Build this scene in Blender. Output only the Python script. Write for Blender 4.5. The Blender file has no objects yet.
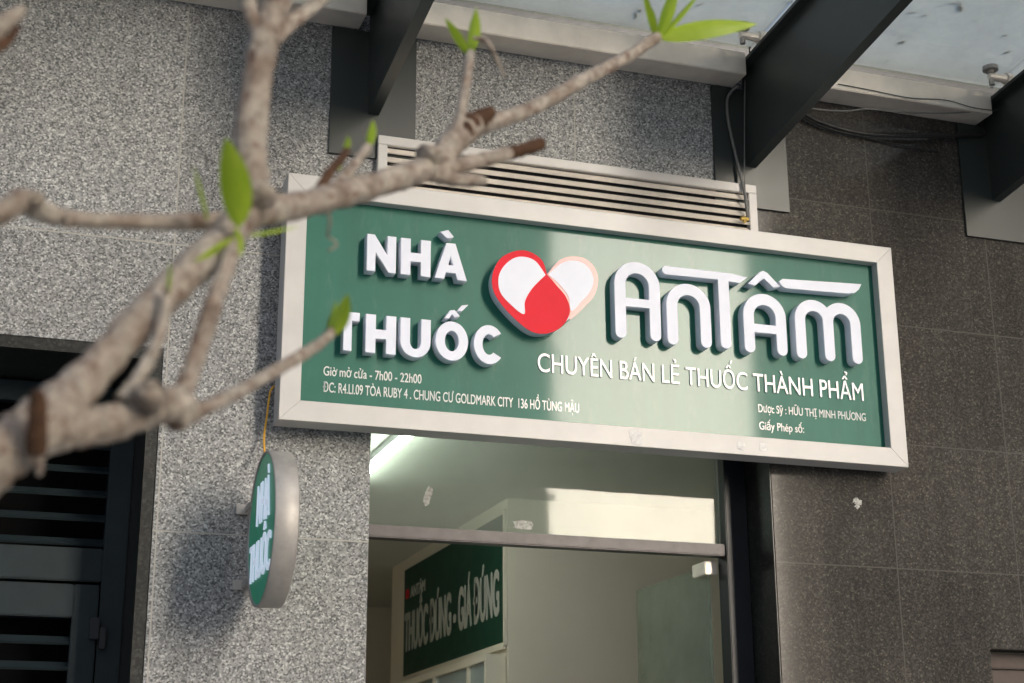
import bpy, bmesh, math, random
from mathutils import Vector, Matrix
random.seed(7)
S = bpy.context.scene
COL = S.collection
R = math.radians

# ------------------------------------------------------------------ camera
F_PX, PITCH, YAW, ROLL = 1582.44, R(17.2016), R(18.8587), R(-0.2816)
CAM = Vector((0, -5.0, 1.6))
fw = Vector((math.sin(YAW)*math.cos(PITCH), math.cos(YAW)*math.cos(PITCH), math.sin(PITCH)))
rt = Vector((math.cos(YAW), -math.sin(YAW), 0)); up = rt.cross(fw)
rt2 = rt*math.cos(ROLL) + up*math.sin(ROLL); up2 = up*math.cos(ROLL) - rt*math.sin(ROLL)
cd = bpy.data.cameras.new("Camera"); cam = bpy.data.objects.new("Camera", cd); COL.objects.link(cam)
M = Matrix((rt2, up2, -fw)).transposed().to_4x4(); M.translation = CAM
cam.matrix_world = M
cd.sensor_width = 36; cd.lens = F_PX/1024*36
cd.clip_start = .05; cd.clip_end = 2000
cd.dof.use_dof = True; cd.dof.focus_distance = 5.45; cd.dof.aperture_fstop = 4.2
S.camera = cam

def at(px, py, Y):
    d = (px-512)/F_PX*rt2 - (py-341.5)/F_PX*up2 + fw
    return CAM + d*((Y-CAM.y)/d.y)
def deep(px, py, z):
    return CAM + ((px-512)/F_PX*rt2 - (py-341.5)/F_PX*up2 + fw)*z

# ------------------------------------------------------------------ world, sun, exposure
SUN = Vector((.46, -1, .31)).normalized()          # towards the sun
EL = math.asin(SUN.z); AZ = math.atan2(SUN.x, SUN.y)
W = bpy.data.worlds.new("World"); S.world = W; W.use_nodes = True
nt = W.node_tree; nt.nodes.clear()
sky = nt.nodes.new('ShaderNodeTexSky'); sky.sky_type = 'NISHITA'; sky.sun_disc = False
sky.sun_elevation = EL; sky.sun_rotation = AZ; sky.air_density = .7; sky.dust_density = 7.0; sky.ozone_density = 1.5
bg = nt.nodes.new('ShaderNodeBackground'); bg.inputs[1].default_value = .15
wo = nt.nodes.new('ShaderNodeOutputWorld')
nt.links.new(sky.outputs[0], bg.inputs[0]); nt.links.new(bg.outputs[0], wo.inputs[0])
sl = bpy.data.lights.new("sun", 'SUN'); sl.energy = 2.1; sl.angle = R(36); sl.color = (1, .995, .98)
so = bpy.data.objects.new("sun", sl); COL.objects.link(so)
so.rotation_euler = SUN.to_track_quat('Z', 'Y').to_euler()
S.view_settings.view_transform = 'Standard'; S.view_settings.look = 'None'
S.view_settings.exposure = 1.08; S.view_settings.gamma = 1.0; S.view_settings.use_curve_mapping = False

# ------------------------------------------------------------------ materials
class NT:
    def __init__(s, name):
        s.m = bpy.data.materials.new(name); s.m.use_nodes = True
        s.t = s.m.node_tree; s.t.nodes.clear()
        s.out = s.n('OutputMaterial')
        s._o = None
    def n(s, ty, **kw):
        x = s.t.nodes.new('ShaderNode'+ty)
        for k, v in kw.items(): setattr(x, k, v)
        return x
    def l(s, a, b): s.t.links.new(a, b)
    def obj(s):
        if s._o is None: s._o = s.n('TexCoord').outputs['Object']
        return s._o
    def math(s, op, a, b=None, c=None):
        x = s.n('Math', operation=op)
        for i, v in enumerate((a, b, c)):
            if v is None: continue
            if isinstance(v, (int, float)): x.inputs[i].default_value = v
            else: s.l(v, x.inputs[i])
        return x.outputs[0]
    def noise(s, scale, detail=4, rough=.5, vec=None):
        x = s.n('TexNoise'); x.inputs['Scale'].default_value = scale
        x.inputs['Detail'].default_value = detail; x.inputs['Roughness'].default_value = rough
        s.l(vec or s.obj(), x.inputs['Vector']); return x
    def mapped(s, scale=(1,1,1), loc=(0,0,0)):
        x = s.n('Mapping'); x.inputs['Scale'].default_value = scale; x.inputs['Location'].default_value = loc
        s.l(s.obj(), x.inputs['Vector']); return x.outputs[0]
    def ramp(s, fac, stops, interp='LINEAR'):
        x = s.n('ValToRGB'); x.color_ramp.interpolation = interp
        e = x.color_ramp.elements
        while len(e) < len(stops): e.new(.5)
        for el, (p, c) in zip(e, stops):
            el.position = p; el.color = (c, c, c, 1) if isinstance(c, (int, float)) else (*c, 1)
        s.l(fac, x.inputs[0]); return x.outputs[0]
    def mix(s, fac, a, b, blend='MIX'):
        x = s.n('Mix', data_type='RGBA', blend_type=blend)
        for i, v in ((0, fac), (6, a), (7, b)):
            if isinstance(v, (int, float)) and i == 0: x.inputs[0].default_value = v
            elif isinstance(v, tuple): x.inputs[i].default_value = (*v, 1)
            else: s.l(v, x.inputs[i])
        return x.outputs[2]
    def bsdf(s, color, rough=.5, metal=0., spec=.5, **kw):
        b = s.n('BsdfPrincipled')
        for k, v in (('Base Color', color), ('Roughness', rough), ('Metallic', metal), ('Specular IOR Level', spec), *[(k.replace('_', ' '), v) for k, v in kw.items()]):
            if isinstance(v, tuple) and len(v) == 3: b.inputs[k].default_value = (*v, 1)
            elif isinstance(v, (int, float)): b.inputs[k].default_value = v
            else: s.l(v, b.inputs[k])
        s.b = b; s.l(b.outputs[0], s.out.inputs[0]); return b
    def bump(s, h, dist=.002, strength=1.):
        x = s.n('Bump'); x.inputs['Distance'].default_value = dist; x.inputs['Strength'].default_value = strength
        s.l(h, x.inputs['Height']); s.l(x.outputs[0], s.b.inputs['Normal'])

def plain(name, c, rough=.5, metal=0, spec=.5, var=.12, scale=6., **kw):
    k = NT(name)
    n = k.noise(scale, 5, .6)
    lo = tuple(x*(1-var) for x in c); hi = tuple(min(1, x*(1+var)) for x in c)
    col = k.ramp(n.outputs[0], [(.3, lo), (.7, hi)])
    n2 = k.noise(scale*3, 4, .6)
    rr = k.math('MULTIPLY_ADD', n2.outputs[0], .12, rough-.06)
    k.bsdf(col, rr, metal, spec, **kw)
    return k.m

def stone(name, palette, rough, spec, joints, jcol, grain, stain, bumpd):
    k = NT(name)
    v = k.n('TexVoronoi'); v.inputs['Scale'].default_value = grain; v.inputs['Randomness'].default_value = 1
    warp = k.noise(grain*1.4, 2, .5)
    vm = k.n('VectorMath', operation='MULTIPLY_ADD'); vm.inputs[1].default_value = (.9/grain,)*3
    k.l(warp.outputs['Color'], vm.inputs[0]); k.l(k.obj(), vm.inputs[2]); k.l(vm.outputs[0], v.inputs['Vector'])
    sep = k.n('SeparateColor'); k.l(v.outputs['Color'], sep.inputs[0])
    col = k.ramp(sep.outputs[0], palette, 'CONSTANT')
    fine = k.noise(grain*1.9, 3, .7)
    col = k.mix(.55, col, k.ramp(fine.outputs[0], [(.34, .66), (.66, 1.3)]), 'MULTIPLY')
    big = k.noise(1.3, 6, .65)
    col = k.mix(stain, col, k.ramp(big.outputs[0], [(.3, .62), (.7, 1.25)]), 'MULTIPLY')
    streak = k.noise(1, 5, .6, k.mapped((9, 1, .7)))
    col = k.mix(stain, col, k.ramp(streak.outputs[0], [(.35, .75), (.65, 1.15)]), 'MULTIPLY')
    sx = k.n('SeparateXYZ'); k.l(k.obj(), sx.inputs[0])
    (x0, px), (z0, pz) = joints
    dx = k.math('PINGPONG', k.math('SUBTRACT', sx.outputs[0], x0), px/2)
    dz = k.math('PINGPONG', k.math('SUBTRACT', sx.outputs[2], z0), pz/2)
    d = k.math('MINIMUM', dx, dz)
    j = k.math('LESS_THAN', d, .0024)
    # each slab its own tone
    cx = k.math('FLOOR', k.math('DIVIDE', k.math('SUBTRACT', sx.outputs[0], x0), px))
    cz = k.math('FLOOR', k.math('DIVIDE', k.math('SUBTRACT', sx.outputs[2], z0), pz))
    cmb = k.n('CombineXYZ'); k.l(cx, cmb.inputs[0]); k.l(cz, cmb.inputs[1])
    wn = k.n('TexWhiteNoise'); k.l(cmb.outputs[0], wn.inputs['Vector'])
    col = k.mix(1, col, k.ramp(wn.outputs['Value'], [(0, .86), (1, 1.12)]), 'MULTIPLY')
    col = k.mix(j, col, jcol)
    rr = k.math('MULTIPLY_ADD', big.outputs[0], .1, rough-.05)
    k.bsdf(col, rr, 0, spec)
    h = k.math('SUBTRACT', k.math('MULTIPLY', fine.outputs[0], .3), j)
    k.bump(h, bumpd)
    return k.m

MAT = {}
MAT['granite'] = stone('flamed_grey_granite',
    [(0, (.10,.103,.10)), (.16, (.19,.193,.187)), (.42, (.275,.279,.27)), (.68, (.36,.362,.348)), (.9, (.53,.53,.51))],
    .6, .35, ((.53, .7135), (2.504, .956)), (.37, .355, .315), 195, .35, .0016)
MAT['dark_granite'] = stone('polished_dark_granite',
    [(0, (.050,.046,.041)), (.4, (.068,.063,.055)), (.75, (.088,.081,.070)), (.95, (.125,.115,.098))],
    .06, .36, ((3.19, .52), (2.51, .47)), (.095, .088, .078), 170, .6, .0001)
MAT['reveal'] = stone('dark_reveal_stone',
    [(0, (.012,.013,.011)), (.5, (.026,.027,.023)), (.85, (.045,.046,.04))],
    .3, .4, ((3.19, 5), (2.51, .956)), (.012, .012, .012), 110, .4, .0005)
MAT['steel'] = plain('dark_grey_painted_steel', (.034,.041,.038), .34, 0, .4, .06, 5)
MAT['stainless'] = plain('brushed_pale_steel', (.83,.765,.67), .36, .2, .5, .12, 7)
MAT['rim'] = plain('dull_brushed_rim_steel', (.40,.38,.35), .5, .4, .4, .18, 14)
MAT['frame'] = plain('pale_beige_aluminium', (.52,.505,.48), .38, .0, .5, .05, 9)
MAT['louvre'] = plain('dark_green_black_aluminium', (.021,.031,.034), .4, 0, .16, .15, 8)
MAT['black_metal'] = plain('black_frame_metal', (.012,.015,.019), .35, 0, .5, .2, 8)
MAT['void'] = plain('matt_black_shade_backing', (.004,.004,.0045), .8, 0, .1, .2, 4)
MAT['header'] = plain('brown_grey_metal', (.05,.044,.046), .4, .2, .5, .25, 20)
MAT['white'] = plain('white_acrylic', (.73,.76,.85), .4, 0, .25, .03, 10)
MAT['side'] = MAT['white']
MAT['silver'] = plain('silver_white_lettering', (.66,.665,.665), .42, .25, .4, .04, 8)
MAT['print'] = plain('white_print', (.78,.80,.77), .14, 0, .5, .05, 12)
MAT['red'] = plain('red_acrylic', (.72,.010,.028), .45, 0, .12, .05, 9)
MAT['pink'] = plain('faded_pink_acrylic', (.74,.29,.26), .3, 0, .5, .05, 9)
MAT['disc_green'] = plain('green_acrylic_face_added_glow', (.012,.17,.095), .35, 0, .3, .08, 9, Emission_Color=(.02,.3,.17), Emission_Strength=.1)  # added emission brightens the shaded disc face
MAT['interior'] = plain('cream_wall_paint', (.74,.68,.57), .7, 0, .3, .04, 2)
MAT['ceiling'] = plain('grey_green_ceiling_paint', (.62,.63,.57), .7, 0, .3, .04, 2)
MAT['banner'] = plain('dark_green_banner', (.008,.05,.03), .5, 0, .3, .1, 4)
MAT['banner_text'] = plain('banner_white_print', (.45,.45,.4), .6, 0, .3, .1, 6)
MAT['cable'] = plain('black_rubber_cable', (.02,.02,.02), .5, 0, .4, .2, 30)
MAT['grey_cable'] = plain('grey_cable_sheath', (.16,.16,.15), .5, 0, .4, .2, 30)
MAT['yellow'] = plain('yellow_wire_sheath', (.78,.42,.04), .45, 0, .4, .15, 30)
MAT['brass'] = plain('brass_fitting', (.6,.42,.12), .35, .9, .5, .1, 30)
MAT['paving'] = plain('concrete_paving', (.38,.375,.36), .85, 0, .3, .15, 1.2)
MAT['shelf'] = plain('pale_blue_cabinet_glass', (.38,.45,.45), .2, 0, .5, .1, 3)
MAT['paper'] = plain('torn_pale_paper', (.74,.73,.70), .8, 0, .2, .25, 60)
MAT['old_tape'] = plain('old_grey_tape', (.40,.40,.37), .5, 0, .4, .5, 90)
MAT['wood'] = plain('brown_painted_timber', (.055,.035,.028), .5, 0, .4, .2, 12)
MAT['debris'] = plain('dry_dark_leaf_litter', (.03,.025,.02), .8, 0, .2, .3, 30)

def m_panel():                                     # glossy green sign panel with faint dirt runs
    k = NT('green_sign_panel')
    n = k.noise(3, 5, .6); st = k.noise(1, 5, .6, k.mapped((14, 1, 1.1)))
    col = k.ramp(n.outputs[0], [(.3, (.016,.122,.086)), (.7, (.022,.145,.103))])
    col = k.mix(.35, col, k.ramp(st.outputs[0], [(.35, .82), (.6, 1.08)]), 'MULTIPLY')
    dust = k.noise(1, 6, .75, k.mapped((10, 1, 3)))
    df = k.ramp(dust.outputs[0], [(.55, 0.), (.85, .22)])
    col = k.mix(df, col, (.3, .33, .29))
    k.bsdf(col, .4, 0, .2, Coat_Weight=.2, Coat_Roughness=.05)
    k.b.inputs['Coat IOR'].default_value = 1.6
    w = k.noise(1.2, 2, .4)
    k.bump(w.outputs[0], .002, .3)
    return k.m
MAT['panel'] = m_panel()

def m_glass(name, tint, refl, dirt_veil=0., dirt_veil_col=(.4,.42,.4), rough=.02, wavy=0.):
    k = NT(name)
    tr = k.n('BsdfTransparent'); tr.inputs[0].default_value = (*tint, 1)
    gl = k.n('BsdfGlossy'); gl.inputs['Roughness'].default_value = rough
    fr = k.n('Fresnel'); fr.inputs['IOR'].default_value = refl
    mx = k.n('MixShader'); k.l(fr.outputs[0], mx.inputs[0]); k.l(tr.outputs[0], mx.inputs[1]); k.l(gl.outputs[0], mx.inputs[2])
    out = mx.outputs[0]
    if dirt_veil:  # pale film: dust on the canopy, imitated reflection veil on the transom
        df = k.n('BsdfDiffuse'); df.inputs[0].default_value = (*dirt_veil_col, 1)
        tl = k.n('BsdfTranslucent'); tl.inputs[0].default_value = (*dirt_veil_col, 1)
        a = k.n('MixShader'); a.inputs[0].default_value = .75
        k.l(df.outputs[0], a.inputs[1]); k.l(tl.outputs[0], a.inputs[2])
        n = k.noise(2.2, 6, .65)
        f = k.ramp(n.outputs[0], [(.3, max(0, dirt_veil*.75)), (.7, min(1, dirt_veil*1.25))])
        b = k.n('MixShader'); k.l(f, b.inputs[0]); k.l(out, b.inputs[1]); k.l(a.outputs[0], b.inputs[2]); out = b.outputs[0]
    if wavy:
        w = k.noise(1.5, 2, .4); bp = k.n('Bump'); bp.inputs['Distance'].default_value = wavy; k.l(w.outputs[0], bp.inputs['Height'])
        k.l(bp.outputs[0], gl.inputs['Normal'])
    k.l(out, k.out.inputs[0]); return k.m
MAT['canopy_glass'] = m_glass('canopy_glass', (.91,.94,.89), 1.4, 0, (.78,.82,.80), .03)
MAT['glass_dust'] = m_glass('dust_film_on_glass', (.9,.94,.93), 1.2, .74, (.88,.87,.77), .05)
MAT['glass'] = m_glass('shop_window_glass', (.86,.9,.86), 1.31, .2, (.58,.58,.54), .03, .003)  # pale film veils the interior in place of a reflected facade
MAT['door_glass'] = m_glass('green_tinted_door_glass', (.9,.94,.89), 1.4, .38, (.62,.66,.57), .02)

def m_emit(name, c, s):
    k = NT(name); e = k.n('Emission'); e.inputs[0].default_value = (*c, 1); e.inputs[1].default_value = s
    k.l(e.outputs[0], k.out.inputs[0]); return k.m
MAT['tube'] = m_emit('lit_fluorescent_tube', (.92, 1, .92), 24)

MAT['disc_letter'] = plain('white_lettering_added_glow', (.75,.78,.85), .4, 0, .3, .03, 10, Emission_Color=(.7,.82,1.), Emission_Strength=.2)  # added emission lifts the disc letters out of the shade
def m_bark():
    k = NT('grey_brown_bark')
    a = k.noise(75, 6, .75); b = k.noise(26, 5, .65); c = k.noise(48, 3, .6)
    col = k.ramp(b.outputs[0], [(.3, (.25,.18,.13)), (.45, (.42,.35,.28)), (.6, (.52,.46,.375)), (.75, (.60,.55,.47))])
    col = k.mix(.6, col, k.ramp(a.outputs[0], [(.36, .35), (.6, 1.15)]), 'MULTIPLY')
    sp = k.ramp(c.outputs[0], [(.58, 0.), (.66, .7)])
    col = k.mix(sp, col, (.16, .075, .045))
    k.bsdf(col, .8, 0, .25)
    k.bump(a.outputs[0], .008, 1)
    return k.m
MAT['bark'] = m_bark()
MAT['dead'] = plain('dark_dead_wood', (.075,.04,.022), .85, 0, .2, .35, 40)
def m_leaf():
    k = NT('fresh_green_leaf')
    n = k.noise(25, 4, .6)
    col = k.ramp(n.outputs[0], [(.3, (.34,.50,.02)), (.7, (.44,.58,.05))])
    b = k.bsdf(col, .45, 0, .4)
    tl = k.n('BsdfTranslucent'); k.l(k.mix(.0, col, (.3,.5,.02)), tl.inputs[0])
    mx = k.n('MixShader'); mx.inputs[0].default_value = .4
    k.l(b.outputs[0], mx.inputs[1]); k.l(tl.outputs[0], mx.inputs[2]); k.l(mx.outputs[0], k.out.inputs[0])
    return k.m
MAT['leaf'] = m_leaf()
def m_tower(name, wall, glass, fh, bw):
    k = NT(name)
    sx = k.n('SeparateXYZ'); k.l(k.obj(), sx.inputs[0])
    h = k.math('ADD', sx.outputs[0], sx.outputs[1])
    a = k.math('PINGPONG', h, bw/2); b = k.math('PINGPONG', sx.outputs[2], fh/2)
    w = k.math('MULTIPLY', k.math('GREATER_THAN', a, bw*.2), k.math('GREATER_THAN', b, fh*.22))
    n = k.noise(.4, 4, .6)
    col = k.mix(w, k.mix(n.outputs[0], tuple(x*.85 for x in wall), wall), glass)
    k.bsdf(col, k.math('MULTIPLY_ADD', w, -.55, .75), 0, .5); return k.m
MAT['tower_a'] = m_tower('pale_rendered_tower', (.42,.4,.36), (.03,.045,.05), 3.2, 4.0)
MAT['tower_b'] = m_tower('tan_rendered_tower', (.4,.34,.27), (.03,.04,.045), 3.2, 3.4)

# ------------------------------------------------------------------ mesh helpers
def link(name, bm, mat, parent=None, smooth=False):
    me = bpy.data.meshes.new(name); bm.normal_update(); bm.to_mesh(me); bm.free()
    o = bpy.data.objects.new(name, me); COL.objects.link(o)
    me.materials.append(MAT[mat] if isinstance(mat, str) else mat)
    if smooth:
        for p in me.polygons: p.use_smooth = True
    if parent: attach(o, parent)
    return o
def attach(o, parent):
    o.parent = parent; o.matrix_parent_inverse = Matrix.Translation(-wloc(parent))
def wloc(o):
    v = Vector(o.location)
    p = o.parent
    if p is not None: return Vector(o['_w']) if '_w' in o else v
    return v
def tag(o, label, cat, group=None, kind=None):
    o['label'] = label; o['category'] = cat
    if group: o['group'] = group
    if kind: o['kind'] = kind
    return o
def thing(name, label, cat, loc=(0,0,0), group=None):
    o = bpy.data.objects.new(name, None); COL.objects.link(o); o.location = loc; o.empty_display_size = .1
    return tag(o, label, cat, group)
def add_box(bm, a, b, bev=0.):
    a, b = [min(p, q) for p, q in zip(a, b)], [max(p, q) for p, q in zip(a, b)]
    r = bmesh.ops.create_cube(bm, size=1)['verts']
    for v in r: v.co = Vector(((a[i]+b[i])/2 + v.co[i]*(b[i]-a[i]) for i in range(3)))
    if bev:
        es = list({e for v in r for e in v.link_edges})
        bmesh.ops.bevel(bm, geom=es, offset=bev, segments=2, affect='EDGES', clamp_overlap=True)
def boxes(name, lst, mat, parent=None, bev=0.):
    bm = bmesh.new()
    for a, b in lst: add_box(bm, a, b, bev)
    return link(name, bm, mat, parent)
def add_tube(bm, pts, rad, n=10, caps=True, jitter=0.):
    pts = [Vector(p) for p in pts]
    rad = rad if isinstance(rad, (list, tuple)) else [rad]*len(pts)
    rings = []; ref = None
    for i, p in enumerate(pts):
        t = (pts[min(i+1, len(pts)-1)] - pts[max(i-1, 0)]).normalized()
        if ref is None:
            ref = t.cross(Vector((0,0,1)))
            if ref.length < .1: ref = t.cross(Vector((1,0,0)))
        ref = (ref - t*ref.dot(t)).normalized(); bi = t.cross(ref)
        ring = []
        for k in range(n):
            a = 2*math.pi*k/n; rr = rad[i]*(1+random.uniform(-jitter, jitter))
            ring.append(bm.verts.new(p + (ref*math.cos(a) + bi*math.sin(a))*rr))
        rings.append(ring)
    for A, B in zip(rings, rings[1:]):
        for k in range(n): bm.faces.new((A[k], A[(k+1)%n], B[(k+1)%n], B[k]))
    if caps:
        bm.faces.new(rings[0][::-1]); bm.faces.new(rings[-1])
def spline(pts, sub=6):
    """Catmull-Rom through rows of numbers"""
    P = [pts[0]] + list(pts) + [pts[-1]]; out = []
    for i in range(1, len(P)-2):
        a, b, c, d = P[i-1], P[i], P[i+1], P[i+2]
        for s in range(sub):
            t = s/sub
            out.append(tuple(.5*(2*b[k] + (c[k]-a[k])*t + (2*a[k]-5*b[k]+4*c[k]-d[k])*t*t + (3*b[k]-a[k]-3*c[k]+d[k])*t**3) for k in range(len(b))))
    out.append(tuple(pts[-1])); return out
def flat(name, loops, mat, y0, y1, parent=None, bev=0., smooth=False):
    """closed outlines in (X, Z) filled (inner loops are holes), slab from y0 back to y1 front (y1 < y0)"""
    cu = bpy.data.curves.new('tmp', 'CURVE'); cu.dimensions = '2D'; cu.fill_mode = 'BOTH'
    cu.extrude = abs(y0-y1)/2 - bev; cu.bevel_depth = bev; cu.bevel_resolution = 1; cu.offset = -bev
    for lp in loops:
        s = cu.splines.new('POLY'); s.points.add(len(lp)-1); s.use_cyclic_u = True
        for p, (x, z) in zip(s.points, lp): p.co = (x, z, 0, 1)
    return from_curve(name, cu, mat, lambda v: Vector((v.x, (y0+y1)/2 - v.z, v.y)), parent)
def from_curve(name, cu, mat, fn, parent):
    t = bpy.data.objects.new('tmp', cu); COL.objects.link(t)
    dg = bpy.context.evaluated_depsgraph_get()
    me = bpy.data.meshes.new_from_object(t.evaluated_get(dg))
    bpy.data.objects.remove(t); bpy.data.curves.remove(cu)
    for v in me.vertices: v.co = fn(v.co)
    me.name = name; me.materials.clear(); me.materials.append(MAT[mat])
    o = bpy.data.objects.new(name, me); COL.objects.link(o)
    if parent: attach(o, parent)
    return o
def text(name, body, x0, x1, z, cap, mat, y, thick, parent, bold=0., fn=None):
    """built-in lettering fitted between x0 and x1, baseline z, capital height cap"""
    cu = bpy.data.curves.new('tmp', 'FONT'); cu.fill_mode = 'BOTH'
    HORN = {'ơ': 'o', 'ờ': 'ò', 'ở': 'ỏ', 'ợ': 'ọ', 'Ơ': 'O'}      # the horn of these letters is added as a small stroke
    plainb = ''.join(HORN.get(c, c) for c in body); horns = []
    for i, c in enumerate(body):
        if c in HORN:
            tt = bpy.data.objects.new('tmp', cu); COL.objects.link(tt); cu.body = plainb[:i+1]
            m_ = bpy.data.meshes.new_from_object(tt.evaluated_get(bpy.context.evaluated_depsgraph_get()))
            horns.append((max(v.co.x for v in m_.vertices), .60 if c == 'Ơ' else .40)); bpy.data.meshes.remove(m_); bpy.data.objects.remove(tt)
    cu.body = plainb
    t = bpy.data.objects.new('tmp', cu); COL.objects.link(t)
    dg = bpy.context.evaluated_depsgraph_get()
    me = bpy.data.meshes.new_from_object(t.evaluated_get(dg))
    xs = [v.co.x for v in me.vertices]; lo, hi = min(xs), max(xs)
    bpy.data.meshes.remove(me)
    sx, sz = (x1-x0)/(hi-lo), cap/.69
    cu.extrude = .5
    bpy.data.objects.remove(t)
    if fn is None: fn = lambda a, b, d: Vector((a, y - d, b))
    o = from_curve(name, cu, mat, lambda v: Vector(v), parent)
    me = o.data; bm = bmesh.new()
    for i, (dx, dz) in enumerate([(0,0)] if not bold else [(-1,0),(0,.6),(1,0),(0,-.6),(.5,.3)]):
        b2 = bmesh.new(); b2.from_mesh(me)
        vs = {v: bm.verts.new(fn(x0 + (v.co.x-lo+dx*bold)*sx, z + (v.co.y+dz*bold)*sz, (v.co.z+.5)*(thick+.00022*i))) for v in b2.verts}
        for f in b2.faces:
            try: bm.faces.new([vs[v] for v in f.verts])
            except ValueError: pass
        b2.free()
    for hx, hz in horns:
        q = [(-.09,-.02),(.0,.02),(.02,.14),(.09,.14),(.07,-.02),(-.05,-.09)]
        vs = [[bm.verts.new(fn(x0 + (hx+a-lo)*sx, z + (hz+b)*sz, k*(thick+.0015))) for a, b in q] for k in (0, 1)]
        bm.faces.new(vs[0]); bm.faces.new(vs[1])
        for k in range(6): bm.faces.new((vs[0][k], vs[0][(k+1)%6], vs[1][(k+1)%6], vs[1][k]))
    bmesh.ops.recalc_face_normals(bm, faces=bm.faces)
    bm.to_mesh(me); bm.free(); return o
def arc(cx, cz, rx, rz, a0, a1, n=14):
    return [(cx + rx*math.cos(R(a0+(a1-a0)*i/n)), cz + rz*math.sin(R(a0+(a1-a0)*i/n))) for i in range(n+1)]

# ------------------------------------------------------------------ setting
bm = bmesh.new()
for q in [((-250,-250,0),(250,-250,0),(250,250,0),(-250,250,0))]: bm.faces.new([bm.verts.new(p) for p in q])
g = link('pavement', bm, 'paving'); g['kind'] = 'structure'

# facade: light granite with a recessed louvre opening and the door opening, dark granite to the right
T = 4.6
wl = thing('granite_wall', 'pale speckled grey granite wall carrying the green sign and the round sign', 'wall', (0,0,0))
boxes('stone_cladding', [
    ((-6,0,0), (-1.0,.6,T)),
    ((-1.0,0,3.10), (.517,.6,T)),
    ((.517,0,0), (1.21,.2,T)),
    ((1.21,0,2.97), (2.69,.2,T))], 'granite', wl)
boxes('gap_shade_strip', [((-6,-.014,4.45),(2.69,-.0015,4.615))], 'black_metal', wl)  # dark strip added for the shade between gutter and glass
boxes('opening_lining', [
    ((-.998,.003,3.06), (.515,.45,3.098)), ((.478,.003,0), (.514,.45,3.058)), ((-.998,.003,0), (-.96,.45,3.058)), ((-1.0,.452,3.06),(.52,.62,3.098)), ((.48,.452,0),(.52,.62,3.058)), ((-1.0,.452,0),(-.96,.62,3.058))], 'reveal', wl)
wd = thing('dark_granite_wall', 'dark polished granite wall right of the shop door', 'wall', (2.7,0,0))
boxes('stone_cladding', [
    ((2.695,0,0), (3.555,.3,T)), ((3.555,0,2.232), (4.6,.3,T)), ((4.6,0,0),(9,.3,T))], 'dark_granite', wd)
boxes('gap_shade_strip', [((2.695,-.014,4.45),(9,-.0015,4.615))], 'black_metal', wd)  # same added strip of shade over the dark granite
boxes('door_reveal', [((2.690,.004,0), (2.6945,.35,2.965))], 'reveal', wd)

w = thing('timber_window', 'brown timber frame in the low opening of the dark granite wall', 'window', (4.05,.1,0))
boxes('frame', [((3.557,.08,2.17),(4.598,.14,2.228)), ((3.557,.08,0),(3.61,.14,2.168)), ((4.54,.08,0),(4.598,.14,2.168))], 'wood', w, .004)
boxes('pane', [((3.61,.1,.02),(4.54,.115,2.168))], 'wood', w)

# ------------------------------------------------------------------ louvred door
lv = thing('louvred_door', 'dark green black metal louvre panel in the recess at left', 'louvre', (-.2,.4,0))
boxes('frame', [((.40,.36,0),(.477,.42,3.058)), ((-.96,.36,0),(-.885,.42,3.058)), ((-.885,.365,2.985),(.40,.415,3.055)), ((-.885,.365,2.39),(.40,.415,2.50))], 'louvre', lv, .004)
boxes('lower_leaf', [((.315,.352,0),(.395,.41,2.378)), ((-.88,.352,0),(-.80,.41,2.378)), ((-.80,.352,2.27),(.315,.41,2.378))], 'louvre', lv, .004)
bm = bmesh.new()
def slat(bm, x0, x1, z, y, h=.024, d=.042, t=.007):
    vs = [(y, z), (y+d, z+h), (y+d+t, z+h), (y+t, z-t)]
    A = [bm.verts.new((x0, a, b)) for a, b in vs]; B = [bm.verts.new((x1, a, b)) for a, b in vs]
    for i in range(4): bm.faces.new((A[i], A[(i+1)%4], B[(i+1)%4], B[i]))
    bm.faces.new(A[::-1]); bm.faces.new(B)
z = 2.515
while z < 2.95: slat(bm, -.885, .40, z, .37); z += .082
sl1 = link('slats', bm, 'louvre', lv)
bm = bmesh.new(); z = 2.19
while z > .1: slat(bm, -.80, .315, z, .36); z -= .082
link('slats', bm, 'louvre', lv)
boxes('backing', [((-.96,.62,0),(.52,.64,3.09))], 'void', lv)  # black sheet standing in for the shade behind the slats
hg = boxes('hinge', [((.372,.33,2.20),(.402,.352,2.27)), ((.405,.335,2.17),(.425,.36,2.24))], 'black_metal', lv, .003)

# ------------------------------------------------------------------ shop front
sf = thing('shop_door', 'glass shop door front with transom and dark metal frame under the green sign', 'door', (1.95,.22,0))
boxes('frame', [((2.60,.19,0),(2.688,.27,2.97)), ((1.213,.205,0),(1.245,.27,2.97))], 'black_metal', sf, .003)
boxes('header', [((1.246,.2,2.559),(2.599,.26,2.602))], 'header', sf, .004)
tg = boxes('transom_pane', [((1.246,.236,2.606),(2.599,.244,2.968))], 'glass', sf)
def scrap(name, cx, cz, w_, h_, tilt, y, mat, parent, n=14, rag=.18):
    bm = bmesh.new(); P = []
    for i in range(n):
        a = 2*math.pi*i/n; u, v = math.cos(a), math.sin(a); m = max(abs(u), abs(v)) ** .8
        u, v = u/m*w_/2*(1+random.uniform(-rag, rag)), v/m*h_/2*(1+random.uniform(-rag, rag))
        P.append((cx + u*math.cos(tilt) - v*math.sin(tilt), cz + u*math.sin(tilt) + v*math.cos(tilt)))
    f = [bm.verts.new((x, y-.0012, z)) for x, z in P]; b = [bm.verts.new((x, y-.0002, z)) for x, z in P]
    bm.faces.new(f)
    for i in range(n): bm.faces.new((f[i], f[(i+1)%n], b[(i+1)%n], b[i]))
    bmesh.ops.recalc_face_normals(bm, faces=bm.faces)
    return link(name, bm, mat, parent)
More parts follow.
